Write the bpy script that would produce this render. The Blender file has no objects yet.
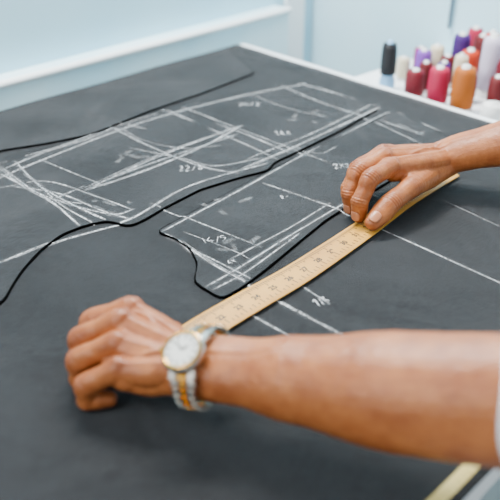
import bpy, bmesh, math, random
import numpy as np
from mathutils import Vector, Matrix, noise as mnoise
random.seed(4)
TZ = 0.90           # table top height above the floor; geometry is authored in the table frame
scene = bpy.context.scene
coll = bpy.context.collection

# ------------------------------------------------------------------ helpers
def V(*a): return Vector(a)

def link(o, parent=None):
    coll.objects.link(o)
    if parent is not None: o.parent = parent
    return o

def empty(name):
    o = bpy.data.objects.new(name, None); o.empty_display_size = .05
    return link(o)

def mesh_obj(name, verts, faces, mats=(), parent=None, smooth=False, fmat=None):
    me = bpy.data.meshes.new(name)
    me.from_pydata([tuple(v) for v in verts], [], faces)
    for m in mats: me.materials.append(m)
    if fmat is not None: me.polygons.foreach_set('material_index', fmat)
    if smooth: me.polygons.foreach_set('use_smooth', [True]*len(me.polygons))
    me.update()
    return link(bpy.data.objects.new(name, me), parent)

def bm_obj(name, bm, mats=(), parent=None, smooth=False):
    me = bpy.data.meshes.new(name); bm.to_mesh(me); bm.free()
    for m in mats: me.materials.append(m)
    if smooth: me.polygons.foreach_set('use_smooth', [True]*len(me.polygons))
    me.update()
    return link(bpy.data.objects.new(name, me), parent)

def mat(name, col, rough=.6, metal=0., **kw):
    m = bpy.data.materials.new(name); m.use_nodes = True
    b = m.node_tree.nodes['Principled BSDF']
    b.inputs['Base Color'].default_value = (*col, 1)
    b.inputs['Roughness'].default_value = rough
    b.inputs['Metallic'].default_value = metal
    for k, v in kw.items():
        b.inputs[k.replace('_', ' ')].default_value = v
    return m

def nodes(m): return m.node_tree.nodes, m.node_tree.links, m.node_tree.nodes['Principled BSDF']

def noisy(m, c1, c2, scale=5., detail=4., bump=0., bscale=60., bdist=.001):
    N, L, b = nodes(m)
    tc = N.new('ShaderNodeTexCoord')
    nz = N.new('ShaderNodeTexNoise'); nz.inputs['Scale'].default_value = scale; nz.inputs['Detail'].default_value = detail
    L.new(tc.outputs['Object'], nz.inputs['Vector'])
    cr = N.new('ShaderNodeValToRGB')
    cr.color_ramp.elements[0].position = .3; cr.color_ramp.elements[1].position = .7
    cr.color_ramp.elements[0].color = (*c1, 1); cr.color_ramp.elements[1].color = (*c2, 1)
    L.new(nz.outputs['Fac'], cr.inputs[0]); L.new(cr.outputs[0], b.inputs['Base Color'])
    if bump:
        n2 = N.new('ShaderNodeTexNoise'); n2.inputs['Scale'].default_value = bscale; n2.inputs['Detail'].default_value = 5
        L.new(tc.outputs['Object'], n2.inputs['Vector'])
        bp = N.new('ShaderNodeBump'); bp.inputs['Strength'].default_value = bump; bp.inputs['Distance'].default_value = bdist
        L.new(n2.outputs['Fac'], bp.inputs['Height']); L.new(bp.outputs[0], b.inputs['Normal'])
    return m

def catmull(pts, sub=6):
    P = [Vector(p) for p in pts]
    if len(P) < 3: 
        return [P[0].lerp(P[-1], i/sub) for i in range(sub+1)], [i/sub for i in range(sub+1)]
    out, par = [], []
    for i in range(len(P)-1):
        p0 = P[i-1] if i > 0 else P[0]*2-P[1]
        p1, p2 = P[i], P[i+1]
        p3 = P[i+2] if i+2 < len(P) else P[-1]*2-P[-2]
        for k in range(sub):
            t = k/sub
            out.append(.5*((2*p1)+(-p0+p2)*t+(2*p0-5*p1+4*p2-p3)*t*t+(-p0+3*p1-3*p2+p3)*t**3)); par.append(i+t)
    out.append(P[-1]); par.append(len(P)-1)
    return out, par

def tube(bm, pts, rads, up=(0, 0, 1), n=20, sub=6, caps=True):
    """closed swept tube; rads = list of r or (side_r, up_r)"""
    pp, par = catmull(pts, sub)
    R = [(r, r) if not isinstance(r, tuple) else r for r in rads]
    up = Vector(up); rings = []
    def ring(c, side, nn, rw, rt):
        return [bm.verts.new(c+side*(math.cos(a)*rw)+nn*(math.sin(a)*rt)) for a in [2*math.pi*j/n for j in range(n)]]
    def frame(i):
        a = pp[max(i-1, 0)]; b = pp[min(i+1, len(pp)-1)]
        t = (b-a).normalized(); s = t.cross(up)
        s.normalize(); return t, s, s.cross(t)
    def rad(u):
        f = u/(par[-1]) * (len(R)-1); i = min(int(f), len(R)-2); k = f-i; k = k*k*(3-2*k)
        return (R[i][0]*(1-k)+R[i+1][0]*k, R[i][1]*(1-k)+R[i+1][1]*k)
    t, s, nn = frame(0); rw, rt = rad(0)
    if caps:
        for k in (1.45, 1.2, .8, .4):
            rings.append(ring(pp[0]-t*(math.sin(k)*min(rw, rt)), s, nn, rw*math.cos(k), rt*math.cos(k)))
    for i in range(len(pp)):
        t, s, nn = frame(i); rw, rt = rad(par[i]); rings.append(ring(pp[i], s, nn, rw, rt))
    if caps:
        for k in (.4, .8, 1.2, 1.45):
            rings.append(ring(pp[-1]+t*(math.sin(k)*min(rw, rt)), s, nn, rw*math.cos(k), rt*math.cos(k)))
    for a, b in zip(rings, rings[1:]):
        for j in range(n):
            bm.faces.new((a[j], a[(j+1) % n], b[(j+1) % n], b[j]))
    if caps:
        bm.faces.new(rings[0][::-1]); bm.faces.new(rings[-1])

def ellipsoid(bm, c, axes, rad):
    M = Matrix.Identity(4)
    for i in range(3):
        ax = Vector(axes[i]).normalized()*rad[i]
        for j in range(3): M[j][i] = ax[j]
        M[i][3] = c[i]
    bmesh.ops.create_uvsphere(bm, u_segments=24, v_segments=14, radius=1., matrix=M)

def remeshed(name, bm, voxel, smooth_it, mats, parent, factor=.5):
    bmesh.ops.recalc_face_normals(bm, faces=bm.faces)
    o = bm_obj(name+'_src', bm)
    r = o.modifiers.new('r', 'REMESH'); r.mode = 'VOXEL'; r.voxel_size = voxel; r.use_smooth_shade = True
    s = o.modifiers.new('s', 'SMOOTH'); s.factor = factor; s.iterations = smooth_it
    dg = bpy.context.evaluated_depsgraph_get()
    me = bpy.data.meshes.new_from_object(o.evaluated_get(dg))
    me.name = name
    bpy.data.objects.remove(o)
    me.materials.clear()
    for m in mats: me.materials.append(m)
    me.polygons.foreach_set('use_smooth', [True]*len(me.polygons))
    me.polygons.foreach_set('material_index', [0]*len(me.polygons))
    return link(bpy.data.objects.new(name, me), parent)

def box_local(bm, c, ax, half, bevel=0.):
    """box with axes ax (3 vectors) and half sizes"""
    r = bmesh.ops.create_cube(bm, size=2.)
    M = Matrix.Identity(4)
    for i in range(3):
        a = Vector(ax[i]).normalized()*half[i]
        for j in range(3): M[j][i] = a[j]
        M[i][3] = c[i]
    bmesh.ops.transform(bm, matrix=M, verts=r['verts'])
    if bevel:
        es = set(e for v in r['verts'] for e in v.link_edges)
        bmesh.ops.bevel(bm, geom=list(es), offset=bevel, segments=2, affect='EDGES')

def lathe(bm, base, prof, n=28, mi=None):
    rings = []
    for r, z in prof:
        rings.append([bm.verts.new((base[0]+r*math.cos(2*math.pi*j/n), base[1]+r*math.sin(2*math.pi*j/n), base[2]+z)) for j in range(n)])
    for i, (a, b) in enumerate(zip(rings, rings[1:])):
        for j in range(n):
            f = bm.faces.new((a[j], a[(j+1) % n], b[(j+1) % n], b[j]))
            if mi: f.material_index = mi[i]
    bm.faces.new(rings[0][::-1]); bm.faces.new(rings[-1])

# ------------------------------------------------------------------ table frame
C = V(-.027, 1.652, 0)              # far corner
A = V(-.694, -.720, 0)              # along the left-back edge
B = V(.674, -.739, 0)               # along the right-back edge
NA = V(-.720, .694, 0).normalized() # outward from left-back edge
NB = V(.739, .674, 0).normalized()  # outward from right-back edge
WB = .987; LA = 1.95
def T(a, b, z=0): p = C+A*a+B*b; return V(p.x, p.y, z)

# ------------------------------------------------------------------ materials
def fabric_mat(name, c1, c2):
    m = mat(name, c1, .9); N, L, b = nodes(m)
    b.inputs['Sheen Weight'].default_value = .15
    b.inputs['Sheen Roughness'].default_value = .42
    b.inputs['Sheen Tint'].default_value = (.92, .95, 1, 1)
    b.inputs['Specular IOR Level'].default_value = .18
    tc = N.new('ShaderNodeTexCoord')
    mp = N.new('ShaderNodeMapping'); mp.inputs['Rotation'].default_value = (0, 0, math.radians(46))
    L.new(tc.outputs['Object'], mp.inputs['Vector'])
    w1 = N.new('ShaderNodeTexWave'); w1.bands_direction = 'X'; w1.inputs['Scale'].default_value = 190; w1.inputs['Distortion'].default_value = 2; w1.inputs['Detail'].default_value = 2
    w2 = N.new('ShaderNodeTexWave'); w2.bands_direction = 'Y'; w2.inputs['Scale'].default_value = 190; w2.inputs['Distortion'].default_value = 2; w2.inputs['Detail'].default_value = 2
    L.new(mp.outputs[0], w1.inputs['Vector']); L.new(mp.outputs[0], w2.inputs['Vector'])
    mx = N.new('ShaderNodeMath'); mx.operation = 'ADD'
    L.new(w1.outputs['Fac'], mx.inputs[0]); L.new(w2.outputs['Fac'], mx.inputs[1])
    nz = N.new('ShaderNodeTexNoise'); nz.inputs['Scale'].default_value = 7; nz.inputs['Detail'].default_value = 6
    L.new(tc.outputs['Object'], nz.inputs['Vector'])
    # uneven yarns: noise stretched along the warp
    ms = N.new('ShaderNodeMapping'); ms.inputs['Scale'].default_value = (1., .22, 1.)
    L.new(mp.outputs[0], ms.inputs['Vector'])
    n3 = N.new('ShaderNodeTexNoise'); n3.inputs['Scale'].default_value = 360; n3.inputs['Detail'].default_value = 2
    L.new(ms.outputs[0], n3.inputs['Vector'])
    m3 = N.new('ShaderNodeMath'); m3.operation = 'MULTIPLY_ADD'; m3.inputs[1].default_value = .8
    L.new(n3.outputs['Fac'], m3.inputs[0]); L.new(nz.outputs['Fac'], m3.inputs[2])
    cr = N.new('ShaderNodeValToRGB')
    cr.color_ramp.elements[0].position = .72; cr.color_ramp.elements[1].position = 1.0
    cr.color_ramp.elements[0].color = (*c1, 1); cr.color_ramp.elements[1].color = (*c2, 1)
    L.new(m3.outputs[0], cr.inputs[0]); L.new(cr.outputs[0], b.inputs['Base Color'])
    b1 = N.new('ShaderNodeBump'); b1.inputs['Strength'].default_value = .9; b1.inputs['Distance'].default_value = .0009
    L.new(mx.outputs[0], b1.inputs['Height'])
    n2 = N.new('ShaderNodeTexNoise'); n2.inputs['Scale'].default_value = 5; n2.inputs['Detail'].default_value = 3; n2.inputs['Distortion'].default_value = .6
    L.new(mp.outputs[0], n2.inputs['Vector'])
    b2 = N.new('ShaderNodeBump'); b2.inputs['Strength'].default_value = .5; b2.inputs['Distance'].default_value = .03
    L.new(n2.outputs['Fac'], b2.inputs['Height']); L.new(b1.outputs[0], b2.inputs['Normal']); L.new(b2.outputs[0], b.inputs['Normal'])
    return m
M_fab = fabric_mat('charcoal_fabric', (.0045, .0050, .0058), (.0165, .0178, .0198))
M_fab2 = fabric_mat('charcoal_fabric_cut', (.0085, .0094, .0106), (.0270, .0288, .0315))
M_edge_shade = mat('fabric_edge_shade', (.0008, .0008, .001), .95); M_edge_shade.node_tree.nodes['Principled BSDF'].inputs['Specular IOR Level'].default_value = .05  # near-black colour standing in for the shade at the fabric edges
M_white = noisy(mat('painted_white', (.75, .78, .8), .5), (.80, .84, .86), (.90, .93, .94), 6)
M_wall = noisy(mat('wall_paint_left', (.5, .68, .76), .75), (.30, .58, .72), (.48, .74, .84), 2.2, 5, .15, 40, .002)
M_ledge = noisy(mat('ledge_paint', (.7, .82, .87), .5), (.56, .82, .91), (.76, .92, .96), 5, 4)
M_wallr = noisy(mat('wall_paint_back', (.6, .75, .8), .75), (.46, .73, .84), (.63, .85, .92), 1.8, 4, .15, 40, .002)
M_floor = noisy(mat('floor_tile', (.7, .7, .68), .4), (.72, .73, .72), (.84, .84, .83), 4, 5)

# ------------------------------------------------------------------ room shell
def slab(name, p0, p1, nrm, thick, z0, z1, m):
    """vertical wall slab from p0 to p1 (xy), front face on the line, body extends along nrm"""
    n = Vector(nrm)*thick
    q = [V(p0.x, p0.y, 0), V(p1.x, p1.y, 0), V(p1.x, p1.y, 0)+n, V(p0.x, p0.y, 0)+n]
    vs = [V(a.x, a.y, z0) for a in q]+[V(a.x, a.y, z1) for a in q]
    fs = [(0, 1, 2, 3), (7, 6, 5, 4), (0, 4, 5, 1), (1, 5, 6, 2), (2, 6, 7, 3), (3, 7, 4, 0)]
    return mesh_obj(name, vs, fs, [m])
FZ = -TZ
wl0 = C+NA*.075+A*2.6; wl1 = C+NA*.075-A*.33
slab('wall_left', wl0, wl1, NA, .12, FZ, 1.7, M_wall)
d0 = C+NA*.035+A*2.6; d1 = C+NA*.035-A*.20
slab('trim_1', d0, d1, NA, .0395, FZ, .034, M_ledge)
# rounded nose of the ledge
bm = bmesh.new(); tube(bm, [d0+V(0, 0, .030), d1+V(0, 0, .030)], [.007, .007], n=12, sub=2)
bm_obj('trim_2', bm, [M_white], smooth=True)
wr0 = C+NB*.33-B*.12; wr1 = C+NB*.33+B*2.2
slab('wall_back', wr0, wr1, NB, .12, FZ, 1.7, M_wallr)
pc = V(.085, 1.862, 0)
slab('pillar', pc, pc-A*.062, NA, .06, FZ, 1.7, M_white)
fl = [C+NA*.2+A*2.9+NB*.0, C+NA*.2-A*.6, C+NB*.5+B*3.2, C+A*3.5+B*3.2]
mesh_obj('floor', [V(p.x, p.y, FZ-.02) for p in fl]+[V(p.x, p.y, FZ) for p in fl],
         [(3, 2, 1, 0), (4, 5, 6, 7), (0, 1, 5, 4), (1, 2, 6, 5), (2, 3, 7, 6), (3, 0, 4, 7)], [M_floor])

# ------------------------------------------------------------------ cutting table
table = empty('cutting_table')
def prism(name, poly, z0, z1, mats, parent=None, side_mat=0):
    n = len(poly)
    vs = [V(p[0], p[1], z0) for p in poly]+[V(p[0], p[1], z1) for p in poly]
    area = sum(poly[i][0]*poly[(i+1) % n][1]-poly[(i+1) % n][0]*poly[i][1] for i in range(n))
    idx = list(range(n)); 
    if area < 0: idx = idx[::-1]
    fs = [tuple(n+i for i in idx), tuple(idx[::-1])]
    for k in range(n):
        a, b = idx[k], idx[(k+1) % n]; fs.append((a, b, n+b, n+a))
    return mesh_obj(name, vs, fs, mats, parent, fmat=[0, 0]+[side_mat]*n)
top = [T(0, 0)+NB*.019-A*0, T(LA, 0), T(LA, WB-.004), T(0, WB-.004)+NB*.019]
prism('top', [(p.x, p.y) for p in top], -.034, -.0022, [M_white], table)
for i, (a, b) in enumerate([(.08, .08), (LA-.08, .08), (.08, WB-.08), (LA-.08, WB-.08), (LA/2, WB-.08)]):
    bm = bmesh.new(); box_local(bm, T(a, b, (FZ-.034)/2), (A, B, (0, 0, 1)), (.03, .03, (-.034-FZ)/2), .003)
    bm_obj('leg_%d' % (i+1), bm, [M_white], table)
for i, (a, b, la, lb) in enumerate([(LA/2, .08, LA/2-.08, .012), (LA/2, WB-.08, LA/2-.08, .012), (.08, WB/2, .012, WB/2-.08), (LA-.08, WB/2, .012, WB/2-.08)]):
    bm = bmesh.new(); box_local(bm, T(a, b, -.075), (A, B, (0, 0, 1)), (la, lb, .04)); bm_obj('apron_%d' % (i+1), bm, [M_white], table)

# length of charcoal cloth covering the whole table top
na, nb = 100, 52
vs, fs = [], []
for i in range(na+1):
    for j in range(nb+1):
        a = LA*i/na; b = (WB+.002)*j/nb
        p = T(a, b, 0)
        if j in (0, nb) : p += B*.0015*math.sin(a*23+j)
        if i == 0: p += -A*.001*math.sin(b*31)
        vs.append(p)
for i in range(na):
    for j in range(nb):
        k = i*(nb+1)+j; fs.append((k, k+nb+1, k+nb+2, k+1))
cloth = mesh_obj('table_cloth_fabric', vs, fs, [M_fab, M_edge_shade], smooth=True)
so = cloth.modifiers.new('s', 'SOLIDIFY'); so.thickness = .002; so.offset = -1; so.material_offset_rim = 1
bpy.context.view_layer.update()

# second length of fabric folded back along the wall side
sheet = [(-.50, .93), (-.429, 1.005), (-.365, 1.083), (-.305, 1.109), (-.244, 1.145), (-.164, 1.249), (-.08, 1.34), (.009, 1.451)]
back = [T(.04, .012), T(.5, .010), T(.9, .010), T(1.15, .010)]
sheet_poly = sheet+[(p.x, p.y) for p in back]
# ------------------------------------------------------------------ cut pieces
piece1 = [(-.254,.686),(-.253,.716),(-.25,.748),(-.24,.792),(-.223,.83),(-.2,.852),(-.174,.865),(-.147,.85),(-.132,.863),(-.107,.9),(-.066,.952),(-.014,.99),(.025,1.013),(.034,1.04),(.073,1.083),(.139,1.161),(.215,1.264),(.163,1.323),(.09,1.393),(0,1.349),(-.116,1.268),(-.197,1.187),(-.282,1.105),(-.351,1.033),(-.408,.949),(-.304,.64)]
piece2 = [(-.112,.837),(-.088,.82),(-.069,.797),(-.058,.763),(-.06,.724),(-.029,.691),(-.005,.718),(.022,.757),(.058,.813),(.092,.865),(.123,.903),(.205,.999),(.302,1.129),(.238,1.249),(.137,1.137),(.028,1.013),(-.051,.914)]
def inpoly(x, y, poly):
    c = False; n = len(poly)
    for i in range(n):
        x1, y1 = poly[i]; x2, y2 = poly[(i+1) % n]
        if (y1 > y) != (y2 > y) and x < (x2-x1)*(y-y1)/(y2-y1)+x1: c = not c
    return c
PT = .0028
EDGE_R = .0012
def cut_piece(name, poly):
    # soften the outline a little by chaikin
    for _ in range(2):
        q = []
        n = len(poly)
        for i in range(n):
            a = poly[i]; b = poly[(i+1) % n]
            d = math.hypot(a[0]-b[0], a[1]-b[1]); k = min(.25, .006/d)
            q += [(a[0]*(1-k)+b[0]*k, a[1]*(1-k)+b[1]*k), (a[0]*k+b[0]*(1-k), a[1]*k+b[1]*(1-k))]
        poly = q
    o = prism(name, poly, .0003, PT, [M_fab2, M_edge_shade], None, 1)
    # near-black strip along the outline, painting in the shadow below the lifted edge
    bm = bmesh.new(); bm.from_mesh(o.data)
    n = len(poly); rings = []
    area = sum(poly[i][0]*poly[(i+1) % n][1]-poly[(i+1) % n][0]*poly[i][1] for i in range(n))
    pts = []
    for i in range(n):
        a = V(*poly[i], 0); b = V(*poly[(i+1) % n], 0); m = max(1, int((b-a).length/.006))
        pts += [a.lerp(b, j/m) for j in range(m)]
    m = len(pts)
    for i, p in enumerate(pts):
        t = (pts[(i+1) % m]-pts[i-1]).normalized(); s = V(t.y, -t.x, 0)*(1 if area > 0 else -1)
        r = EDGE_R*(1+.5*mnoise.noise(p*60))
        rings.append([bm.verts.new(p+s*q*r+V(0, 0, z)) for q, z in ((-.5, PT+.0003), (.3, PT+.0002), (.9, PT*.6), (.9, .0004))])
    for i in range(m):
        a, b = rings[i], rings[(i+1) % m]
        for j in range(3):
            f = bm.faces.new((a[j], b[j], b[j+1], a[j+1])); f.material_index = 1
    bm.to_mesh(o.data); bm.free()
    return o
cut_piece('cut_fabric_piece', piece1)
cut_piece('cut_fabric_piece', piece2)
cut_piece('folded_fabric_layer', sheet_poly)

# ------------------------------------------------------------------ chalk
M_chalk = bpy.data.materials.new('tailors_chalk'); M_chalk.use_nodes = True
N, L, b = nodes(M_chalk)
b.inputs['Base Color'].default_value = (.92, .94, .96, 1); b.inputs['Roughness'].default_value = 1
at = N.new('ShaderNodeAttribute'); at.attribute_name = 'dust'
tc = N.new('ShaderNodeTexCoord')
nz = N.new('ShaderNodeTexNoise'); nz.inputs['Scale'].default_value = 380; nz.inputs['Detail'].default_value = 3
n2 = N.new('ShaderNodeTexNoise'); n2.inputs['Scale'].default_value = 22
L.new(tc.outputs['Object'], nz.inputs['Vector']); L.new(tc.outputs['Object'], n2.inputs['Vector'])
r1 = N.new('ShaderNodeMapRange'); r1.inputs['From Min'].default_value = .34; r1.inputs['From Max'].default_value = .52
r2 = N.new('ShaderNodeMapRange'); r2.inputs['From Min'].default_value = .3; r2.inputs['From Max'].default_value = .6; r2.inputs['To Min'].default_value = .5
L.new(nz.outputs['Fac'], r1.inputs[0]); L.new(n2.outputs['Fac'], r2.inputs[0])
m1 = N.new('ShaderNodeMath'); m1.operation = 'MULTIPLY'; m2 = N.new('ShaderNodeMath'); m2.operation = 'MULTIPLY'
L.new(r1.outputs[0], m1.inputs[0]); L.new(r2.outputs[0], m1.inputs[1]); L.new(m1.outputs[0], m2.inputs[0]); L.new(at.outputs['Fac'], m2.inputs[1])
L.new(m2.outputs[0], b.inputs['Alpha'])

cv, cf, ca = [], [], []
def stroke(pts, w=.0022, alpha=1., wob=.0006, sub=10, curve=True):
    P3 = [V(p[0], p[1], 0) for p in pts]
    pp, _ = catmull(P3, sub) if curve else (P3, 0)
    out = [pp[0]]
    for q in pp[1:]:
        d = (q-out[-1]).length; k = max(1, int(d/.005)); s0 = out[-1]
        for i in range(1, k+1): out.append(s0.lerp(q, i/k))
    base = len(cv); n = len(out)
    for i, p in enumerate(out):
        t = out[min(i+1, n-1)]-out[max(i-1, 0)]
        if t.length < 1e-9: t = V(1, 0, 0)
        t.normalize(); s = V(-t.y, t.x, 0)
        ww = w*(.8+.5*mnoise.noise(p*40+V(w*1000, 0, 0)))
        off = s*(wob*mnoise.noise(p*14+V(alpha*7, 3, 0)))
        endf = min(1, min(i, n-1-i)/3+.25)
        for k, al in ((-1, 0), (-.45, 1), (.45, 1), (1, 0)):
            q = p+off+s*(ww*k)
            on = inpoly(q.x, q.y, piece1) or inpoly(q.x, q.y, piece2) or inpoly(q.x, q.y, sheet_poly)
            q.z = (PT if on else 0)+.0006
            cv.append(q); ca.append(al*alpha*endf)
    for i in range(n-1):
        for k in range(3):
            a = base+i*4+k; cf.append((a, a+1, a+5, a+4))
S = [
([(-.355,.949),(-.339,.987),(-.275,1.072),(-.194,1.17),(-.114,1.245),(0,1.328),(.104,1.387)],1),
([(-.374,1.013),(-.353,1.04),(-.280,1.097),(-.19,1.204),(-.085,1.298)],.7),
([(-.354,.993),(-.303,1.068),(-.242,1.129),(-.198,1.195)],.8),
([(.045,1.388),(.118,1.288),(.185,1.217)],.8),
([(.0895,1.388),(.163,1.323),(.216,1.273)],.9),
([(-.145,1.258),(-.087,1.195)],.9),
([(-.219,1.178),(-.148,1.097),(-.070,1.026),(-.0137,1.0)],.7),
([(-.206,1.195),(-.161,1.165)],.8),
([(-.350,1.026),(-.291,.955),(-.248,.909),(-.205,.850)],.9),
([(-.333,1.043),(-.279,.9615),(-.221,.903),(-.1775,.865)],.8),
([(-.3305,.955),(-.272,.975),(-.193,.9256),(-.1466,.892)],.6),
([(-.319,.9615),(-.247,.937),(-.188,.892),(-.144,.865)],.8),
([(-.2996,.993),(-.2415,.909),(-.188,.855)],.8),
([(-.342,.9995),(-.258,.9256),(-.174,.881),(-.1444,.8945)],.8),
([(-.2165,.946),(-.151,1.003),(-.0734,1.09),(-.011,1.182)],1),
([(-.210,.9615),(-.1405,1.033),(-.0183,1.145)],.9),
([(-.218,.946),(-.129,1.061),(-.0156,1.178)],.9),
([(-.176,1.09),(-.1,1.054),(-.049,1.026),(.017,1.054)],.5),
([(-.055,1.191),(0,1.137),(.058,1.072)],.8),
([(-.065,1.17),(-.0074,1.105),(.040,1.047)],.6),
([(-.2785,.763),(-.2276,.813),(-.180,.845),(-.144,.8706),(-.080,.9615),(.025,1.036)],.9),
([(-.014,1.013),(.074,1.105),(.215,1.264)],.9),
([(-.007,1.047),(.092,1.145),(.204,1.278)],.6),
([(-.1027,.837),(-.013,.949),(.087,1.079),(.207,1.226),(.238,1.249)],1),
([(-.116,1.268),(0,1.149),(.113,1.036)],.5),
([(-.0713,.797),(-.0277,.757),(.002,.728)],.8),
([(-.0476,.712),(-.011,.753),(.047,.825),(.121,.911)],.9),
([(-.04,.706),(0,.749),(.059,.832)],.6),
([(-.0224,.770),(.048,.845),(.102,.911)],.5),
([(.016,.971),(.065,.9315),(.118,.8865),(.177,.825),(.268,.726),(.30,.69)],.75),
([(-.079,.808),(-.039,.757),(.0105,.708),(.092,.628)],.9),
([(-.101,.830),(-.0815,.811),(-.062,.783)],.8),
([(.207,1.204),(.266,1.137)],.7),
([(.237,1.245),(.294,1.165)],.7),
([(.164,1.249),(.264,1.09)],.45),
([(.2456,.9286),(.3025,.8525)],.3),
([(.0535,.722),(.082,.684)],.5),
([(-.010,.675),(.0406,.627)],.8),
([(-.127,.911),(-.061,.8575),(.0138,.797)],.35),
([(-.261,.911),(-.219,.9615)],.5),
]
EX = [([(-.30,1.05),(-.24,1.0),(-.19,.96)],.5),([(-.335,1.0),(-.27,.93),(-.20,.905)],.6),
      ([(-.31,1.0),(-.25,.93),(-.17,.86)],.6),([(-.20,1.17),(-.16,1.12),(-.10,1.09),(-.04,1.10)],.4),
      ([(-.08,.835),(-.02,.79),(.0,.77)],.5),([(.0,1.33),(.06,1.26),(.12,1.22)],.45),([(.06,1.10),(.10,1.07),(.13,1.10)],.4),
      ([(.15,.95),(.19,.91)],.4)]
for pts, a in S:
    stroke(pts, .00135, a**.5)
    stroke(pts, .005, .08*a)
    if a >= .9:   # second, lighter pass of the chalk next to the line
        rr_ = random.Random(pts[0][0]); dx, dy = rr_.uniform(-.005, .005), rr_.uniform(-.005, .005)
        stroke([(p[0]+dx*(1-.8*i/len(pts)), p[1]+dy*(1-.8*i/len(pts))) for i, p in enumerate(pts)], .0009, .5)
for q in EX: stroke(q[0], .0010, q[1])
# hand written measurements: chalk numerals
GL = {'1': [[(.3,.8),(.5,1),(.5,0)]], '2': [[(.1,.8),(.4,1),(.8,.75),(.1,0),(.9,.05)]], '3': [[(.1,.95),(.7,.9),(.4,.55),(.8,.25),(.1,0)]],
      '4': [[(.6,1),(.1,.35),(.9,.35)],[(.65,.6),(.6,0)]], '5': [[(.8,1),(.25,.95),(.2,.55),(.75,.4),(.1,0)]], '7': [[(.1,.95),(.9,1),(.35,0)]],
      '8': [[(.7,.9),(.3,.85),(.7,.25),(.3,.05),(.25,.3),(.75,.8)]], '/': [[(.8,1.1),(.1,-.2)]], 'x': [[(0,1),(.9,0)],[(.9,.9),(.1,.1)]], '-': [[(.1,.5),(.9,.55)]]}
def note(cx, cy, s, txt, rot=.1):
    s *= .74
    r = random.Random(txt+str(cx)); x0 = -len(txt)*.45
    for i, c in enumerate(txt):
        for st in GL[c]:
            pts = []
            for (gx, gy) in st:
                x = (x0+i*.85+gx*.8+r.uniform(-.15, .15))*s; y = (gy-.5+r.uniform(-.15, .15))*s*1.5
                pts.append((cx+x*math.cos(rot)-y*math.sin(rot), cy+x*math.sin(rot)+y*math.cos(rot)))
            stroke(pts, .0010, .85, 0, 6)
for a in [(0,1.278,.015,'24/2'),(.0505,1.149,.015,'18x'),(-.081,1.019,.014,'22/4'),(-.041,.816,.012,'14/5',.3),(.129,1.026,.013,'2x3'),(.0452,.9286,.010,'8-',.3),
          (.074,.690,.009,'7/3',.6),(-.02,.766,.009,'4x',.5)]:
    note(*a)
for (x, y, n) in [(-.173,1.065,7),(.08,1.213,4),(.12,1.20,4),(-.032,.911,4),(.26,1.15,5),(-.17,.90,5),(-.02,.80,4)]:
    r = random.Random(int(x*1000))
    for k in range(n):
        q = (x+r.uniform(-.025, .025), y+r.uniform(-.02, .02))
        stroke([q, (q[0]+r.uniform(-.02, .02), q[1]+r.uniform(-.02, .02))], .005, .13)
ch = mesh_obj('chalk_markings', cv, cf, [M_chalk])
at_ = ch.data.attributes.new('dust', 'FLOAT', 'POINT'); at_.data.foreach_set('value', ca)

# ------------------------------------------------------------------ ruler
ruler = empty('curved_ruler')
M_rul = noisy(mat('yellow_boxwood', (.75, .5, .2), .4), (.50, .225, .022), (.64, .32, .045), 18, 5)
M_ink = mat('black_ink', (.010, .006, .004), .5)
rc = [(-.066,.612),(-.034,.6495),(.006,.6915),(.0545,.742),(.1305,.833),(.1985,.9185),(.275,1.0)]
rw = [.0190,.0190,.0188,.0182,.0168,.0150,.0128]
pp, par = catmull([V(*p, 0) for p in rc], 14)
RZ0, RZ1 = PT+.0006, PT+.0031
def rframe(i):
    t = (pp[min(i+1, len(pp)-1)]-pp[max(i-1, 0)]).normalized(); return t, V(-t.y, t.x, 0)
def rwid(u): i = min(int(u), len(rw)-2); return rw[i]*(1-(u-i))+rw[i+1]*(u-i)
bm = bmesh.new(); rings = []
for i, p in enumerate(pp):
    t, s = rframe(i); w = rwid(par[i])
    prof = [(-w, RZ0), (w, RZ0), (w, RZ0+.0012), (w-.004, RZ1), (-w+.004, RZ1), (-w, RZ0+.0012)]
    rings.append([bm.verts.new((p.x+s.x*q, p.y+s.y*q, z)) for q, z in prof])
for a, b_ in zip(rings, rings[1:]):
    for j in range(6): bm.faces.new((a[j], a[(j+1) % 6], b_[(j+1) % 6], b_[j]))
bm.faces.new(rings[0]); bm.faces.new(rings[-1][::-1])
bmesh.ops.recalc_face_normals(bm, faces=bm.faces)
bm_obj('blade', bm, [M_rul], ruler)
# arc-length table
cum = [0]
for a, b_ in zip(pp, pp[1:]): cum.append(cum[-1]+(b_-a).length)
def at_len(s_):
    i = max(0, min(len(cum)-2, next((k for k in range(len(cum)-1) if cum[k+1] >= s_), len(cum)-2)))
    f = (s_-cum[i])/(cum[i+1]-cum[i]); p = pp[i].lerp(pp[i+1], f); t = (pp[i+1]-pp[i]).normalized()
    return p, t, V(-t.y, t.x, 0), rwid(par[i]+(par[i+1]-par[i])*f)
bm = bmesh.new()
def quad(c, t, s, hl, hw, z):
    vv = [c-t*hl-s*hw, c+t*hl-s*hw, c+t*hl+s*hw, c-t*hl+s*hw]
    bm.faces.new([bm.verts.new((v.x, v.y, z)) for v in vv])
k = 0; s_ = .004
while s_ < cum[-1]-.003:
    p, t, s, w = at_len(s_)
    big = k % 8 == 0; mid = k % 4 == 0
    l = .0050 if big else (.0038 if mid else .0025)
    quad(p+s*(w-.0042-l), t, s, .0005, l, RZ1+.0002)
    if k % 2 == 0: quad(p-s*(w-.0042-l*.8), t, s, .0005, l*.8, RZ1+.0002)
    s_ += .00318; k += 1
bm_obj('graduations', bm, [M_ink], ruler)
dv, df = [], []
dg = bpy.context.evaluated_depsgraph_get()
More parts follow.
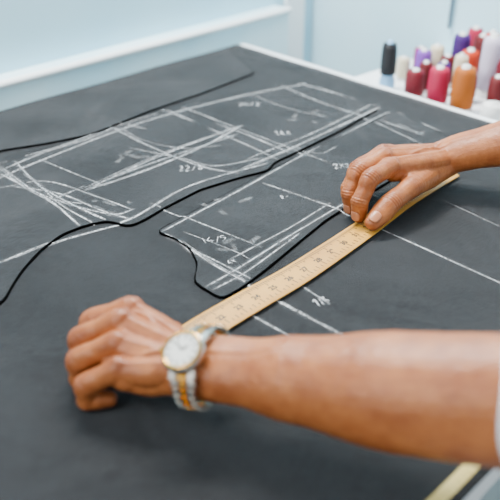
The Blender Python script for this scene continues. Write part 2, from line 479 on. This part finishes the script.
for n_ in range(1, 21):
    s_ = .004+n_*.02544
    if s_ > cum[-1]-.008: break
    p, t, s, w = at_len(s_)
    cu = bpy.data.curves.new('t', 'FONT'); cu.body = str(n_+20); cu.size = .0095; cu.align_x = 'CENTER'; cu.align_y = 'CENTER'; cu.offset = .0003
    to = link(bpy.data.objects.new('t', cu)); dg.update()
    me = bpy.data.meshes.new_from_object(to.evaluated_get(bpy.context.evaluated_depsgraph_get()))
    base = len(dv)
    for v in me.vertices:
        q = p+t*v.co.x+s*(v.co.y-.002); dv.append((q.x, q.y, RZ1+.0002))
    for f in me.polygons: df.append(tuple(base+i for i in f.vertices))
    bpy.data.objects.remove(to); bpy.data.curves.remove(cu); bpy.data.meshes.remove(me)
mesh_obj('numerals', dv, df, [M_ink], ruler)

# ------------------------------------------------------------------ measuring tape on the table edge
M_tape = noisy(mat('yellow_tape', (.7, .6, .3), .5), (.50, .36, .08), (.68, .54, .18), 30)
tp = [T(.05, WB-.012), T(.3, WB-.012), T(.52, WB-.014), T(.68, WB-.012), T(.80, WB-.014), T(.95, WB-.012)]
pt, _ = catmull(tp, 10)
tape = empty('measuring_tape')
bm = bmesh.new(); prev = None
for i, p in enumerate(pt):
    t = (pt[min(i+1, len(pt)-1)]-pt[max(i-1, 0)]).normalized(); s = V(-t.y, t.x, 0)
    cur = [bm.verts.new((p+s*q).to_tuple()[:2]+(z,)) for q, z in ((-.0055, .0005), (.0055, .0005), (.0055, .0011), (-.0055, .0011))]
    if prev:
        for j in range(4): bm.faces.new((prev[j], prev[(j+1) % 4], cur[(j+1) % 4], cur[j]))
    else: bm.faces.new(cur)
    prev = cur
bm.faces.new(prev[::-1]); bmesh.ops.recalc_face_normals(bm, faces=bm.faces)
bm_obj('band', bm, [M_tape], tape)
bm = bmesh.new()
for i in range(2, len(pt)-1):
    for f in (0, .5):
        p = pt[i].lerp(pt[i+1], f); t = (pt[i+1]-pt[i]).normalized(); s = V(-t.y, t.x, 0)
        quad(p+s*.003, t, s, .0003, .0022, .0013)
bm_obj('marks', bm, [M_ink], tape)

# ------------------------------------------------------------------ bench with thread spools
bench = empty('thread_bench')
def Bp(b_, n_, z=0): p = C+B*b_+NB*n_; return V(p.x, p.y, z)
bp = [Bp(.27, .024), Bp(1.5, .024), Bp(1.5, .325), Bp(.27, .325)]
prism('top', [(p.x, p.y) for p in bp], -.045, -.02, [M_white], bench)
for i, (q, w_) in enumerate([(.30, .05), (1.46, .05), (.30, .295), (1.46, .295)]):
    bm = bmesh.new(); box_local(bm, Bp(q, w_, (FZ-.045)/2), (B, NB, (0, 0, 1)), (.02, .02, (-.045-FZ)/2)); bm_obj('leg_%d' % (i+1), bm, [M_white], bench)
def thread_mat(name, col):
    m = mat(name, col, .55); N, L, b = nodes(m)
    b.inputs['Specular IOR Level'].default_value = .3
    tc = N.new('ShaderNodeTexCoord'); w = N.new('ShaderNodeTexWave'); w.bands_direction = 'Z'
    w.inputs['Scale'].default_value = 260; w.inputs['Distortion'].default_value = .8
    L.new(tc.outputs['Object'], w.inputs['Vector'])
    bp = N.new('ShaderNodeBump'); bp.inputs['Strength'].default_value = .5; bp.inputs['Distance'].default_value = .0008
    L.new(w.outputs['Fac'], bp.inputs['Height']); L.new(bp.outputs[0], b.inputs['Normal'])
    return m
M_core = mat('spool_plastic', (.75, .76, .74), .35)
M_coreb = mat('spool_plastic_blue', (.25, .5, .75), .35)
cols = dict(black=(.008, .009, .012), crimson=(.15, .0, .01), lavender=(.20, .045, .40), cream=(.72, .62, .44), pink=(.40, .0, .045),
            purple=(.045, .001, .13), orange=(.52, .03, .0), ochre=(.42, .10, .0), lilac=(.60, .54, .68), white=(.85, .85, .83), darkred=(.12, .001, .004), magenta=(.28, .001, .10))
TM = {k: thread_mat('thread_'+k, v) for k, v in cols.items()}
def spool(x, y, r, h, col, core=None, foot=.12):
    bm = bmesh.new(); f = h*foot
    prof = [(r*.98, 0), (r*1.0, .0015), (r*1.0, f*.6), (r*.8, f), (r*.80, f+.0005), (r*.97, f+.002), (r*.99, h*.5), (r*.92, h*.84), (r*.80, h*.93), (r*.36, h*.935), (r*.34, h*.99), (r*.26, h)]
    mi = [0, 0, 0, 0, 1, 1, 1, 1, 1, 0, 0]
    lathe(bm, (0, 0, 0), prof, 28, mi)
    bmesh.ops.recalc_face_normals(bm, faces=bm.faces)
    o = bm_obj('thread_spool', bm, [core or M_core, TM[col]], None, True)
    o.location = (x, y, -.02)
for a in [(.250,1.419,.0145,.092,'black',M_coreb,.32),(.2915,1.375,.0175,.054,'crimson'),(.3225,1.465,.0155,.064,'lavender'),(.352,1.489,.0145,.066,'cream'),
          (.324,1.334,.0185,.072,'pink'),(.396,1.489,.017,.088,'purple'),(.399,1.430,.0175,.074,'orange'),(.358,1.299,.020,.084,'ochre'),
          (.425,1.388,.019,.112,'lilac'),(.440,1.345,.0175,.082,'crimson'),(.398,1.252,.019,.036,'white'),(.4405,1.507,.018,.08,'darkred'),
          (.2886,1.477,.013,.046,'cream'),(.480,1.425,.019,.110,'white'),(.381,1.355,.015,.060,'magenta'),(.478,1.375,.017,.08,'darkred'),
          (.470,1.25,.018,.07,'purple'),(.51,1.30,.018,.09,'orange'),(.52,1.20,.018,.07,'pink'),(.362,1.442,.014,.06,'darkred'),(.330,1.53,.013,.05,'magenta'),(.49,1.49,.018,.09,'purple'),
          (.316,1.408,.013,.058,'darkred'),(.375,1.397,.013,.075,'cream'),(.345,1.395,.013,.062,'purple'),(.415,1.300,.015,.066,'darkred'),(.442,1.457,.015,.10,'orange'),(.435,1.545,.016,.085,'pink')]:
    spool(*a)
# cable down the back wall
M_cable = mat('cable_sheath', (.06, .10, .14), .5)
bm = bmesh.new()
cx = V(.4085, 1.651, 0)
tube(bm, [cx+V(0, 0, .035), cx+V(.002, -.002, .3), cx+V(0, 0, .8), cx+V(0, 0, 1.6)], [.0035]*4, up=(1, 0, 0), n=10, sub=4)
bm_obj('wall_cable', bm, [M_cable], None, True)

# ------------------------------------------------------------------ tailor
tailor = empty('tailor')
def skin_mat():
    m = mat('skin', (.5, .25, .14), .42); N, L, b = nodes(m)
    b.inputs['Subsurface Weight'].default_value = .05
    b.inputs['Subsurface Radius'].default_value = (1., .3, .15)
    b.inputs['Subsurface Scale'].default_value = .003
    b.inputs['Specular IOR Level'].default_value = .38
    tc = N.new('ShaderNodeTexCoord')
    at = N.new('ShaderNodeAttribute'); at.attribute_name = 'red'
    n1 = N.new('ShaderNodeTexNoise'); n1.inputs['Scale'].default_value = 45; n1.inputs['Detail'].default_value = 8; n1.inputs['Roughness'].default_value = .65
    L.new(tc.outputs['Object'], n1.inputs['Vector'])
    cr = N.new('ShaderNodeValToRGB'); cr.color_ramp.elements[0].position = .32; cr.color_ramp.elements[1].position = .68
    cr.color_ramp.elements[0].color = (.26, .068, .016, 1); cr.color_ramp.elements[1].color = (.44, .148, .042, 1)
    L.new(n1.outputs['Fac'], cr.inputs[0])
    mx = N.new('ShaderNodeMix'); mx.data_type = 'RGBA'; mx.inputs['B'].default_value = (.16, .030, .009, 1)
    L.new(cr.outputs[0], mx.inputs['A']); L.new(at.outputs['Fac'], mx.inputs['Factor']); L.new(mx.outputs['Result'], b.inputs['Base Color'])
    vo = N.new('ShaderNodeTexVoronoi'); vo.inputs['Scale'].default_value = 700
    n2 = N.new('ShaderNodeTexNoise'); n2.inputs['Scale'].default_value = 260; n2.inputs['Detail'].default_value = 4
    L.new(tc.outputs['Object'], vo.inputs['Vector']); L.new(tc.outputs['Object'], n2.inputs['Vector'])
    ad = N.new('ShaderNodeMath'); ad.operation = 'MULTIPLY_ADD'; ad.inputs[1].default_value = .5
    L.new(vo.outputs['Distance'], ad.inputs[0]); L.new(n2.outputs['Fac'], ad.inputs[2])
    bp = N.new('ShaderNodeBump'); bp.inputs['Strength'].default_value = .45; bp.inputs['Distance'].default_value = .0009
    L.new(ad.outputs[0], bp.inputs['Height']); L.new(bp.outputs[0], b.inputs['Normal'])
    return m
M_skin = skin_mat()
M_nail = mat('fingernail', (.45, .175, .085), .28)
M_shirt = noisy(mat('shirt_cotton', (.8, .81, .83), .8), (.74, .76, .79), (.84, .85, .87), 12, 3, .3, 50, .003)
M_trou = mat('trousers', (.05, .06, .08), .8)
M_hair = mat('hair', (.02, .016, .014), .6)

def nail(parent, c, axis, nrm, r, ln, wd):
    """curved nail plate lying on the end phalanx"""
    t = Vector(axis).normalized(); n = Vector(nrm); n = (n-t*n.dot(t)).normalized(); s = t.cross(n)
    bm = bmesh.new(); G = []
    nu, nv = 8, 8
    for i in range(nu+1):
        row = []
        u = i/nu*2-1
        for j in range(nv+1):
            v = j/nv*2-1
            uu = u*math.sqrt(1-.38*v*v); vv = v*math.sqrt(1-.38*u*u)
            ang = vv*wd/r
            p = Vector(c)+t*(uu*ln)+s*(math.sin(ang)*r)+n*(math.cos(ang)*r - r + .0004*(1-uu*uu))
            row.append(bm.verts.new(p))
        G.append(row)
    for i in range(nu):
        for j in range(nv): bm.faces.new((G[i][j], G[i+1][j], G[i+1][j+1], G[i][j+1]))
    bmesh.ops.recalc_face_normals(bm, faces=bm.faces)
    o = bm_obj('nail', bm, [M_nail], parent, True)
    so = o.modifiers.new('s', 'SOLIDIFY'); so.thickness = .0007; so.offset = 0
    return o

def tube_side(bm, pts, rads, side, n=20, sub=5):
    """swept tube whose ring side axis is fixed (hinge axis of a finger)"""
    pp, par = catmull(pts, sub); R = [(r, r) if not isinstance(r, tuple) else r for r in rads]
    side = Vector(side); rings = []
    def rad(u):
        i = min(int(u), len(R)-2); k = u-i; return (R[i][0]*(1-k)+R[i+1][0]*k, R[i][1]*(1-k)+R[i+1][1]*k)
    def ring(c, s, nn, rw, rt): return [bm.verts.new(c+s*(math.cos(a)*rw)+nn*(math.sin(a)*rt)) for a in [2*math.pi*j/n for j in range(n)]]
    def frame(i):
        t = (pp[min(i+1, len(pp)-1)]-pp[max(i-1, 0)]).normalized(); s = (side-t*side.dot(t)).normalized(); return t, s, s.cross(t)
    t, s, nn = frame(0); a_, b_ = rad(0)
    for k in (1.45, 1.1, .6): rings.append(ring(pp[0]-t*math.sin(k)*b_, s, nn, a_*math.cos(k), b_*math.cos(k)))
    for i in range(len(pp)):
        t, s, nn = frame(i); a_, b_ = rad(par[i]); rings.append(ring(pp[i], s, nn, a_, b_))
    for k in (.4, .8, 1.15, 1.45): rings.append(ring(pp[-1]+t*math.sin(k)*b_, s, nn, a_*math.cos(k), b_*math.cos(k)))
    for x, y in zip(rings, rings[1:]):
        for j in range(n): bm.faces.new((x[j], x[(j+1) % n], y[(j+1) % n], y[j]))
    bm.faces.new(rings[0][::-1]); bm.faces.new(rings[-1])

def build_hand(name, wrist, arm_pts, arm_r, fingers, frad, thumb, trad, up, nails, thumb_up):
    bm = bmesh.new(); up = Vector(up).normalized()
    W = Vector(wrist)
    tube(bm, [W]+[Vector(p) for p in arm_pts], arm_r, up=up, n=36, sub=6)
    mcps = [Vector(f[0]) for f in fingers]
    mid = sum(mcps, V(0, 0, 0))/4
    fwd = (mid-W).normalized(); side = (mcps[0]-mcps[3]); side = (side-fwd*side.dot(fwd)).normalized()
    n = side.cross(fwd); 
    if n.dot(up) < 0: n = -n
    ridges = []
    # metacarpals + flesh of the palm
    for k, m_ in enumerate(mcps):
        st = W+side*(.013*(1.5-k)/1.5*1.0)-n*.001
        mp = st.lerp(m_, .5)+n*.0025-n*.003
        tube(bm, [st-fwd*.012, st+fwd*.01, mp, m_-n*.0015], [(.013, .013), (.0135, .0135), (.0128, .0125), (.0112, .0110)], up=n, n=18)
        tube(bm, [st+fwd*.005-n*.008, st.lerp(m_, .5)-n*.011, m_-n*.009-fwd*.004], [.011, .0125, .0105], up=n, n=16)
        ellipsoid(bm, m_+n*.0028, (fwd, side, n), (.0095, .0078, .0095))
        ridges.append(([st.lerp(m_, .15), st.lerp(m_, .5), m_-fwd*.006], .0022, .0015))   # extensor tendon
    # web between fingers
    for a, b_ in zip(fingers, fingers[1:]):
        p = (Vector(a[0])+Vector(b_[0]))*.5; d = (Vector(a[1])-Vector(a[0])+Vector(b_[1])-Vector(b_[0])).normalized()
        tube(bm, [p-fwd*.012-n*.003, p+d*.009-n*.004], [.0085, .0062], up=n, n=14)
    joints = []
    for f, r in zip(fingers, frad):
        P_ = [Vector(p) for p in f]
        sd = (P_[1]-P_[0]).cross(n).normalized()
        pts = [P_[0], P_[0].lerp(P_[1], .5), P_[1], P_[1].lerp(P_[2], .5), P_[2], P_[2].lerp(P_[3], .55), P_[3]]
        rr = [r*1.14, r*1.00, r*1.08, r*.94, r*.98, r*.93, r*.76]
        tube_side(bm, pts, rr, sd)
        for k in (1, 2):
            t = ((P_[k]-P_[k-1]).normalized()+(P_[k+1]-P_[k]).normalized()).normalized()
            nn = sd.cross(t); 
            joints.append((P_[k], t, nn, r, 1. if k == 1 else .7))
            ellipsoid(bm, P_[k]+nn*r*.14, (t, sd, nn), (r*1.0, r*1.02, r*.96))
    # thumb
    P_ = [Vector(p) for p in thumb]; tu = Vector(thumb_up).normalized()
    sd = (P_[3]-P_[0]).cross(tu).normalized()
    pts = [P_[0], P_[0].lerp(P_[1], .5), P_[1], P_[1].lerp(P_[2], .5), P_[2], P_[2].lerp(P_[3], .5), P_[3]]
    rr = [(trad*1.45, trad*1.3), (trad*1.35, trad*1.25), (trad*1.18, trad*1.15), (trad*1.0, trad*.96), (trad*1.10, trad*1.04), (trad*1.12, trad*.94), (trad*.86, trad*.64)]
    tube_side(bm, pts, rr, sd)
    # thenar mass + web to index
    tube(bm, [W+side*.012-n*.008, P_[0].lerp(P_[1], .3)-n*.002, P_[1]-n*.001], [.014, .0165, .012], up=n, n=18)
    ix = Vector(fingers[0][0])
    tube(bm, [W.lerp(ix, .35)-n*.002, (P_[1]+ix)*.5-(fwd*.012)-n*.002], [.013, .008], up=n, n=16)
    tube(bm, [P_[0].lerp(P_[1], .35), ix-fwd*.018-n*.003], [.011, .009], up=n, n=16)
    # hypothenar
    tube(bm, [W-side*.015-n*.006, W.lerp(mcps[3], .5)-side*.003-n*.010, mcps[3]-n*.007-fwd*.008], [.012, .0145, .011], up=n, n=18)
    for k in (1, 2):
        t = ((P_[k]-P_[k-1]).normalized()+(P_[k+1]-P_[k]).normalized()).normalized()
        joints.append((P_[k], t, sd.cross(t), trad, 1. if k == 2 else .4))
    e = (Vector(arm_pts[0])-W).normalized()
    ellipsoid(bm, W+e*.016-side*.018+n*.010, (e, side, n), (.011, .009, .009))
    # veins over the back of the hand and along the forearm
    k01 = (mcps[0]+mcps[1])*.5; k12 = (mcps[1]+mcps[2])*.5; k23 = (mcps[2]+mcps[3])*.5
    m0 = W.lerp(mid, .42)
    ridges += [([k01, k01-fwd*.02+side*.002, m0+side*.008, W+side*.010+fwd*.01, W+side*.017+e*.03, W+side*.012+e*.07], .0016, .0013),
               ([k12, k12-fwd*.018-side*.003, m0-side*.003, m0+side*.008-fwd*.01], .0015, .0012),
               ([k23, k23-fwd*.02+side*.003, m0-side*.012, W-side*.004+fwd*.008, W-side*.002+e*.04, W+side*.006+e*.09], .0016, .0013)]
    o = remeshed(name, bm, .0010, 6, [M_skin], tailor, .5)
    me = o.data; nv = len(me.vertices)
    co = np.empty(nv*3); me.vertices.foreach_get('co', co); co = co.reshape(-1, 3)
    no = np.empty(nv*3); me.vertices.foreach_get('normal', no); no = no.reshape(-1, 3)
    disp = np.zeros(nv); red = np.zeros(nv)
    nn_ = np.array(n)
    flat = co-np.outer(co@nn_, nn_)
    facing = np.clip((no@nn_-.15)/.5, 0, 1)
    handmask = facing*np.clip(1-np.abs((co-np.array(mid))@np.array(n)-.0)/.05, 0, 1)**.3
    for pl, sg, amp in ridges:
        q, _ = catmull(pl, 8)
        q = np.array([list(v-n*v.dot(n)) for v in q])
        dm = np.full(nv, 1e9)
        for a_, b_ in zip(q, q[1:]):
            ab = b_-a_; tt_ = np.clip((flat-a_)@ab/(ab@ab), 0, 1)
            dm = np.minimum(dm, np.linalg.norm(flat-a_-tt_[:, None]*ab, axis=1))
        disp += amp*handmask*np.exp(-(dm/(sg*1.25))**2)
    for (p, t, nn, r, amt) in joints:
        d = co-np.array(p); s_ = d@np.array(t); dist = np.linalg.norm(d, axis=1)
        dors = np.clip(no@np.array(nn), 0, 1)
        win = np.exp(-(dist/(r*1.3))**4)
        for off in (-.0054, -.0018, .0018, .0054):
            g = amt*win*dors**.5*np.exp(-((s_-off)/.0009)**2)
            disp -= .0014*g
            red = np.maximum(red, 1.*g)
        pal = np.clip(-(no@np.array(nn)), 0, 1)
        disp -= .0010*win*pal*np.exp(-(s_/.0010)**2)
        red = np.maximum(red, .45*amt*win*dors)
    for f in list(fingers)+[thumb]:
        d = np.linalg.norm(co-np.array(f[3]), axis=1); red = np.maximum(red, .35*np.exp(-(d/.011)**2))
    for m_ in mcps:
        d = np.linalg.norm(co-np.array(m_+n*.010), axis=1); red = np.maximum(red, .35*np.exp(-(d/.011)**2))
    irr = np.array([mnoise.fractal(Vector(c)*110, 1., 2., 3) for c in co[:, :]])
    disp += .0003*irr
    co2 = co+no*disp[:, None]
    me.vertices.foreach_set('co', co2.reshape(-1)); me.update()
    a = me.attributes.new('red', 'FLOAT', 'POINT'); a.data.foreach_set('value', red.astype(np.float32))
    # nails
    for k in nails:
        f = fingers[k] if k < 4 else thumb
        r = frad[k] if k < 4 else trad
        p2, p3 = Vector(f[2]), Vector(f[3]); t = (p3-p2).normalized()
        if k < 4: sdn = (Vector(f[1])-Vector(f[0])).cross(n).normalized(); nn = sdn.cross(t); rt = r*.84
        else: nn = sd.cross(t); rt = r*.80
        c = p2.lerp(p3, .86)+nn*(rt+.0001)
        tilt = (t-nn*.12).normalized()
        nail(tailor, c, tilt, nn, r*1.0, .0060 if k < 4 else .0072, r*.62)
    return o

# right hand (far), thumb pressing the ruler
RW = V(.254, .957, .047)
build_hand('right_hand_and_forearm', RW,
    [(.283, .950, .059), (.36, .932, .085), (.43, .916, .108), (.50, .90, .126)],
    [(.0275, .0215), (.0285, .0235), (.036, .033), (.043, .040), (.042, .041)],
    [[(.172,.897,.060),(.143,.866,.058),(.131,.853,.034),(.131,.852,.0150)],
     [(.167,.920,.063),(.132,.892,.055),(.122,.879,.031),(.125,.877,.012)],
     [(.169,.942,.058),(.134,.916,.048),(.124,.905,.026),(.128,.903,.011)],
     [(.178,.961,.050),(.147,.940,.039),(.138,.932,.021),(.142,.931,.010)]],
    [.0110, .0110, .0104, .0092],
    [(.2326,.935,.036),(.198,.886,.038),(.168,.854,.032),(.144,.832,.0155)], .0120,
    (0.05, -.15, 1), [0, 1, 4], (-.1, -.45, .9))
# left hand (near) resting on its curled fingers, wearing the watch
LW = V(-.049, .524, .048)
E = V(.8995, -.395, .187).normalized()
build_hand('left_hand_and_forearm', LW,
    [(-.005, .505, .056), (.0387, .487, .063), (.109, .4525, .080), (.172, .4245, .096), (.200, .412, .105)],
    [(.029, .0215), (.0295, .0225), (.036, .031), (.046, .041), (.047, .044), (.045, .043)],
    [[(-.106,.592,.057),(-.143,.597,.040),(-.146,.599,.018),(-.127,.601,.0110)],
     [(-.112,.569,.060),(-.149,.573,.038),(-.150,.575,.016),(-.130,.577,.0110)],
     [(-.112,.545,.054),(-.147,.548,.034),(-.147,.550,.014),(-.128,.552,.0108)],
     [(-.108,.521,.046),(-.137,.522,.028),(-.137,.524,.012),(-.120,.526,.0100)]],
    [.0112, .0112, .0107, .0098],
    [(-.072,.577,.038),(-.098,.606,.030),(-.126,.621,.020),(-.148,.620,.0120)], .0112,
    (-.25, -.22, .93), [0, 1, 4], (0, .3, .9))

# ------------------------------------------------------------------ shirt, body, head (mostly outside the frame)
def open_sleeve(name, pts, rads, up):
    bm = bmesh.new(); tube(bm, pts, rads, up=up, n=36, sub=8, caps=False)
    for v in bm.verts:
        d = mnoise.noise_vector(v.co*22)*.004; v.co += d
    o = bm_obj(name, bm, [M_shirt], tailor, True)
    so = o.modifiers.new('s', 'SOLIDIFY'); so.thickness = .002; so.offset = 1
    return o
open_sleeve('sleeve_left', [(.178,.421,.100),(.215,.405,.112),(.30,.365,.165),(.42,.315,.245)], [.052,.058,.062,.070], (0, -.2, 1))
open_sleeve('sleeve_right', [(.44,.914,.106),(.50,.895,.125),(.55,.79,.175),(.605,.64,.25)], [.049,.056,.062,.070], (.3, 0, 1))
bm = bmesh.new()
tube(bm, [(.60,.36,-.12),(.585,.40,.02),(.555,.45,.16),(.53,.475,.27)], [(.16,.115),(.155,.115),(.175,.12),(.13,.09)], up=(-.9,.4,.2), n=32)
tube(bm, [(.43,.315,.255),(.50,.42,.29),(.56,.54,.295),(.605,.64,.26)], [.062,.07,.07,.062], n=24)
remeshed('shirt_torso', bm, .006, 8, [M_shirt], tailor)
bm = bmesh.new()
tube(bm, [(.60,.36,-.10),(.60,.355,-.2)], [(.165,.12),(.17,.13)], up=(-.9,.4,.2), n=28)
for s in (-1, 1):
    hx, hy = .60+s*.035, .355+s*.085
    tube(bm, [(hx,hy,-.2),(hx+.01,hy,-.5),(hx+.02,hy,-.84)], [.09,.068,.055], up=(-.9,.4,.1), n=24)
remeshed('trousers', bm, .006, 5, [M_trou], tailor)
bm = bmesh.new()
for s in (-1, 1):
    hx, hy = .62+s*.035, .355+s*.085
    tube(bm, [(hx+.03,hy-.01,-.866),(hx-.06,hy+.03,-.868),(hx-.13,hy+.06,-.874)], [(.038,.032),(.042,.030),(.036,.022)], n=20)
remeshed('shoes', bm, .004, 3, [M_hair], tailor)
bm = bmesh.new()
tube(bm, [(.525,.475,.29),(.50,.485,.36),(.47,.50,.42)], [.055,.05,.05], up=(-.9,.4,0), n=24)
F = V(-.86,.42,-.28).normalized(); U = V(-.25,.12,.96); U = (U-F*U.dot(F)).normalized(); Sx = F.cross(U)
H = V(.455,.507,.47)
ellipsoid(bm, H, (F, Sx, U), (.096,.076,.105)); ellipsoid(bm, H+F*.03-U*.055, (F, Sx, U), (.06,.052,.06))
tube(bm, [H+F*.088+U*.02, H+F*.108-U*.02], [.009,.015], up=Sx, n=14)
for s in (-1, 1):
    ellipsoid(bm, H+Sx*(s*.077)-U*.01, (F, Sx, U), (.018,.008,.030)); ellipsoid(bm, H+F*.085+Sx*(s*.032)+U*.032, (F, Sx, U), (.012,.024,.008))
tube(bm, [H+F*.088-Sx*.022-U*.052, H+F*.093-U*.050, H+F*.088+Sx*.022-U*.052], [.006,.009,.006], up=U, n=12)
remeshed('head', bm, .0035, 4, [M_skin], tailor)
M_eye = mat('eye_white', (.8,.78,.75), .2)
for s in (-1, 1):
    bm = bmesh.new(); ellipsoid(bm, H+F*.083+Sx*(s*.031)+U*.012, (F, Sx, U), (.010,.014,.009)); bm_obj('eye', bm, [M_eye], tailor, True)
    bm = bmesh.new(); ellipsoid(bm, H+F*.0905+Sx*(s*.031)+U*.012, (F, Sx, U), (.004,.0055,.0055)); bm_obj('iris', bm, [M_hair], tailor, True)
bm = bmesh.new()
ellipsoid(bm, H-F*.014+U*.022, (F, Sx, U), (.098,.083,.104))
remeshed('hair', bm, .004, 2, [M_hair], tailor)

# ------------------------------------------------------------------ wrist watch
watch = empty('wristwatch')
M_steel = mat('brushed_steel', (.54, .50, .45), .2, 1.)
M_gold = mat('gold_plate', (.72, .38, .08), .22, 1.)
M_dial = mat('watch_dial', (.80, .79, .74), .35)
n0 = V(-.30, -.45, .85); n0 = (n0-E*n0.dot(E)).normalized(); s0 = E.cross(n0).normalized()
wc = LW+E*.012
RWd, RTh = .0335, .0255
def wloop(a):  # a from 0 = dorsal
    up_ = V(-.25, -.22, .93); up_ = (up_-E*up_.dot(E)).normalized(); sd_ = E.cross(up_)
    p = wc+sd_*(math.sin(a)*RWd)+up_*(math.cos(a)*RTh)
    nn = (sd_*(math.sin(a)/RWd)+up_*(math.cos(a)/RTh)).normalized()
    return p, nn
a_case = math.radians(-14 if s0.dot(V(0, -1, 0)) < 0 else 14)
pc_, nc = wloop(a_case); 
cc = pc_+nc*.004-E*.003
tt = nc.cross(E).normalized()
def disc(name, c, r, prof, m, smooth=True):
    bm = bmesh.new()
    n = 48; rings = []
    for rr, z in prof:
        rings.append([bm.verts.new(c+E*(math.cos(2*math.pi*j/n)*rr*r)+tt*(math.sin(2*math.pi*j/n)*rr*r)+nc*z) for j in range(n)])
    for a, b_ in zip(rings, rings[1:]):
        for j in range(n): bm.faces.new((a[j], a[(j+1) % n], b_[(j+1) % n], b_[j]))
    bm.faces.new(rings[0]); bm.faces.new(rings[-1][::-1])
    bmesh.ops.recalc_face_normals(bm, faces=bm.faces)
    return bm_obj(name, bm, [m], watch, smooth)
R = .0184
disc('case', cc, R, [(.86, -.004), (.98, -.003), (1.0, 0), (1.0, .003), (.94, .0045), (.90, .0045)], M_steel)
disc('bezel', cc, R, [(.94, .0042), (.92, .0058), (.86, .0064), (.78, .0058), (.78, .0042)], M_gold)
disc('dial', cc, R, [(.79, .0040), (.79, .0052)], M_dial, False)
bm = bmesh.new()
for k in range(12):
    a = k*math.pi/6; d = E*math.cos(a)+tt*math.sin(a); s_ = nc.cross(d)
    box_local(bm, cc+d*(R*.62)+nc*.0054, (d, s_, nc), (.0016, .0005, .0002))
bm_obj('hour_markers', bm, [M_ink], watch)
bm = bmesh.new()
for ang, ln in ((.7, .0065), (2.4, .0095)):
    d = E*math.cos(ang)+tt*math.sin(ang); box_local(bm, cc+d*(ln/2)+nc*.0057, (d, nc.cross(d), nc), (ln/2, .0005, .0002))
bm_obj('hands', bm, [M_ink], watch)
bm = bmesh.new(); box_local(bm, cc-E*(R+.0015)+nc*.001, (E, tt, nc), (.0018, .002, .002), .0006); bm_obj('crown', bm, [M_gold], watch)
bms = bmesh.new(); bmg = bmesh.new()
n_l = 30
for k in range(n_l):
    a = a_case+2*math.pi*(k+.5)/n_l
    da = abs((a-a_case+math.pi) % (2*math.pi)-math.pi)
    if da < .52: continue
    p, nn = wloop(a); p = p+nn*.0020; t_ = nn.cross(E).normalized()
    wl = .0100 if da > .9 else .0112
    hl = .0026
    for off in (-1, 1): box_local(bms, p+E*(off*wl*.68), (E, t_, nn), (wl*.32, hl, .0017), .0008)
    box_local(bmg, p+nn*.0003, (E, t_, nn), (wl*.30, hl, .0018), .0008)
for s in (-1, 1):  # end links / lugs
    for e in (-1, 1):
        p, nn = wloop(a_case+s*.48); box_local(bms, p+nn*.0024+E*(e*.0085-.001), (E, nn.cross(E), nn), (.0030, .0055, .0024), .0008)
    p, nn = wloop(a_case+s*.52); box_local(bmg, p+nn*.0022-E*.001, (E, nn.cross(E), nn), (.0050, .0040, .0018), .0006)
bm_obj('bracelet_steel', bms, [M_steel], watch); bm_obj('bracelet_gold', bmg, [M_gold], watch)
watch.parent = tailor

# ------------------------------------------------------------------ lift everything onto the 0.9 m table height
for o in list(scene.objects):
    if o.parent is None: o.location.z += TZ

# ------------------------------------------------------------------ light
w = bpy.data.worlds.new('World'); scene.world = w; w.use_nodes = True
bg = w.node_tree.nodes['Background']; bg.inputs[0].default_value = (.93, .97, 1, 1); bg.inputs[1].default_value = .68
def area(name, loc, tgt, size, power, col):
    l = bpy.data.lights.new(name, 'AREA'); l.shape = 'RECTANGLE'; l.size = size[0]; l.size_y = size[1]; l.energy = power; l.color = col
    o = link(bpy.data.objects.new(name, l)); o.location = loc
    o.rotation_euler = (Vector(tgt)-Vector(loc)).to_track_quat('-Z', 'Y').to_euler(); return o
area('ceiling_light', (-.15, 1.35, TZ+1.25), (.05, .85, TZ), (.8, .25), 68, (1, .985, .95))
area('window_light', (-1.3, -.3, TZ+1.5), (.1, 1.2, TZ), (1.0, 1.0), 38, (.95, .98, 1))

# ------------------------------------------------------------------ camera
cd = bpy.data.cameras.new('camera'); cam = link(bpy.data.objects.new('camera', cd))
cam.location = (0, 0, TZ+.46); cam.rotation_euler = (math.radians(60), 0, 0)
cd.sensor_width = 36; cd.lens = 57.6; cd.clip_start = .02
cd.dof.use_dof = True; cd.dof.focus_distance = .95; cd.dof.aperture_fstop = 4.2
scene.camera = cam
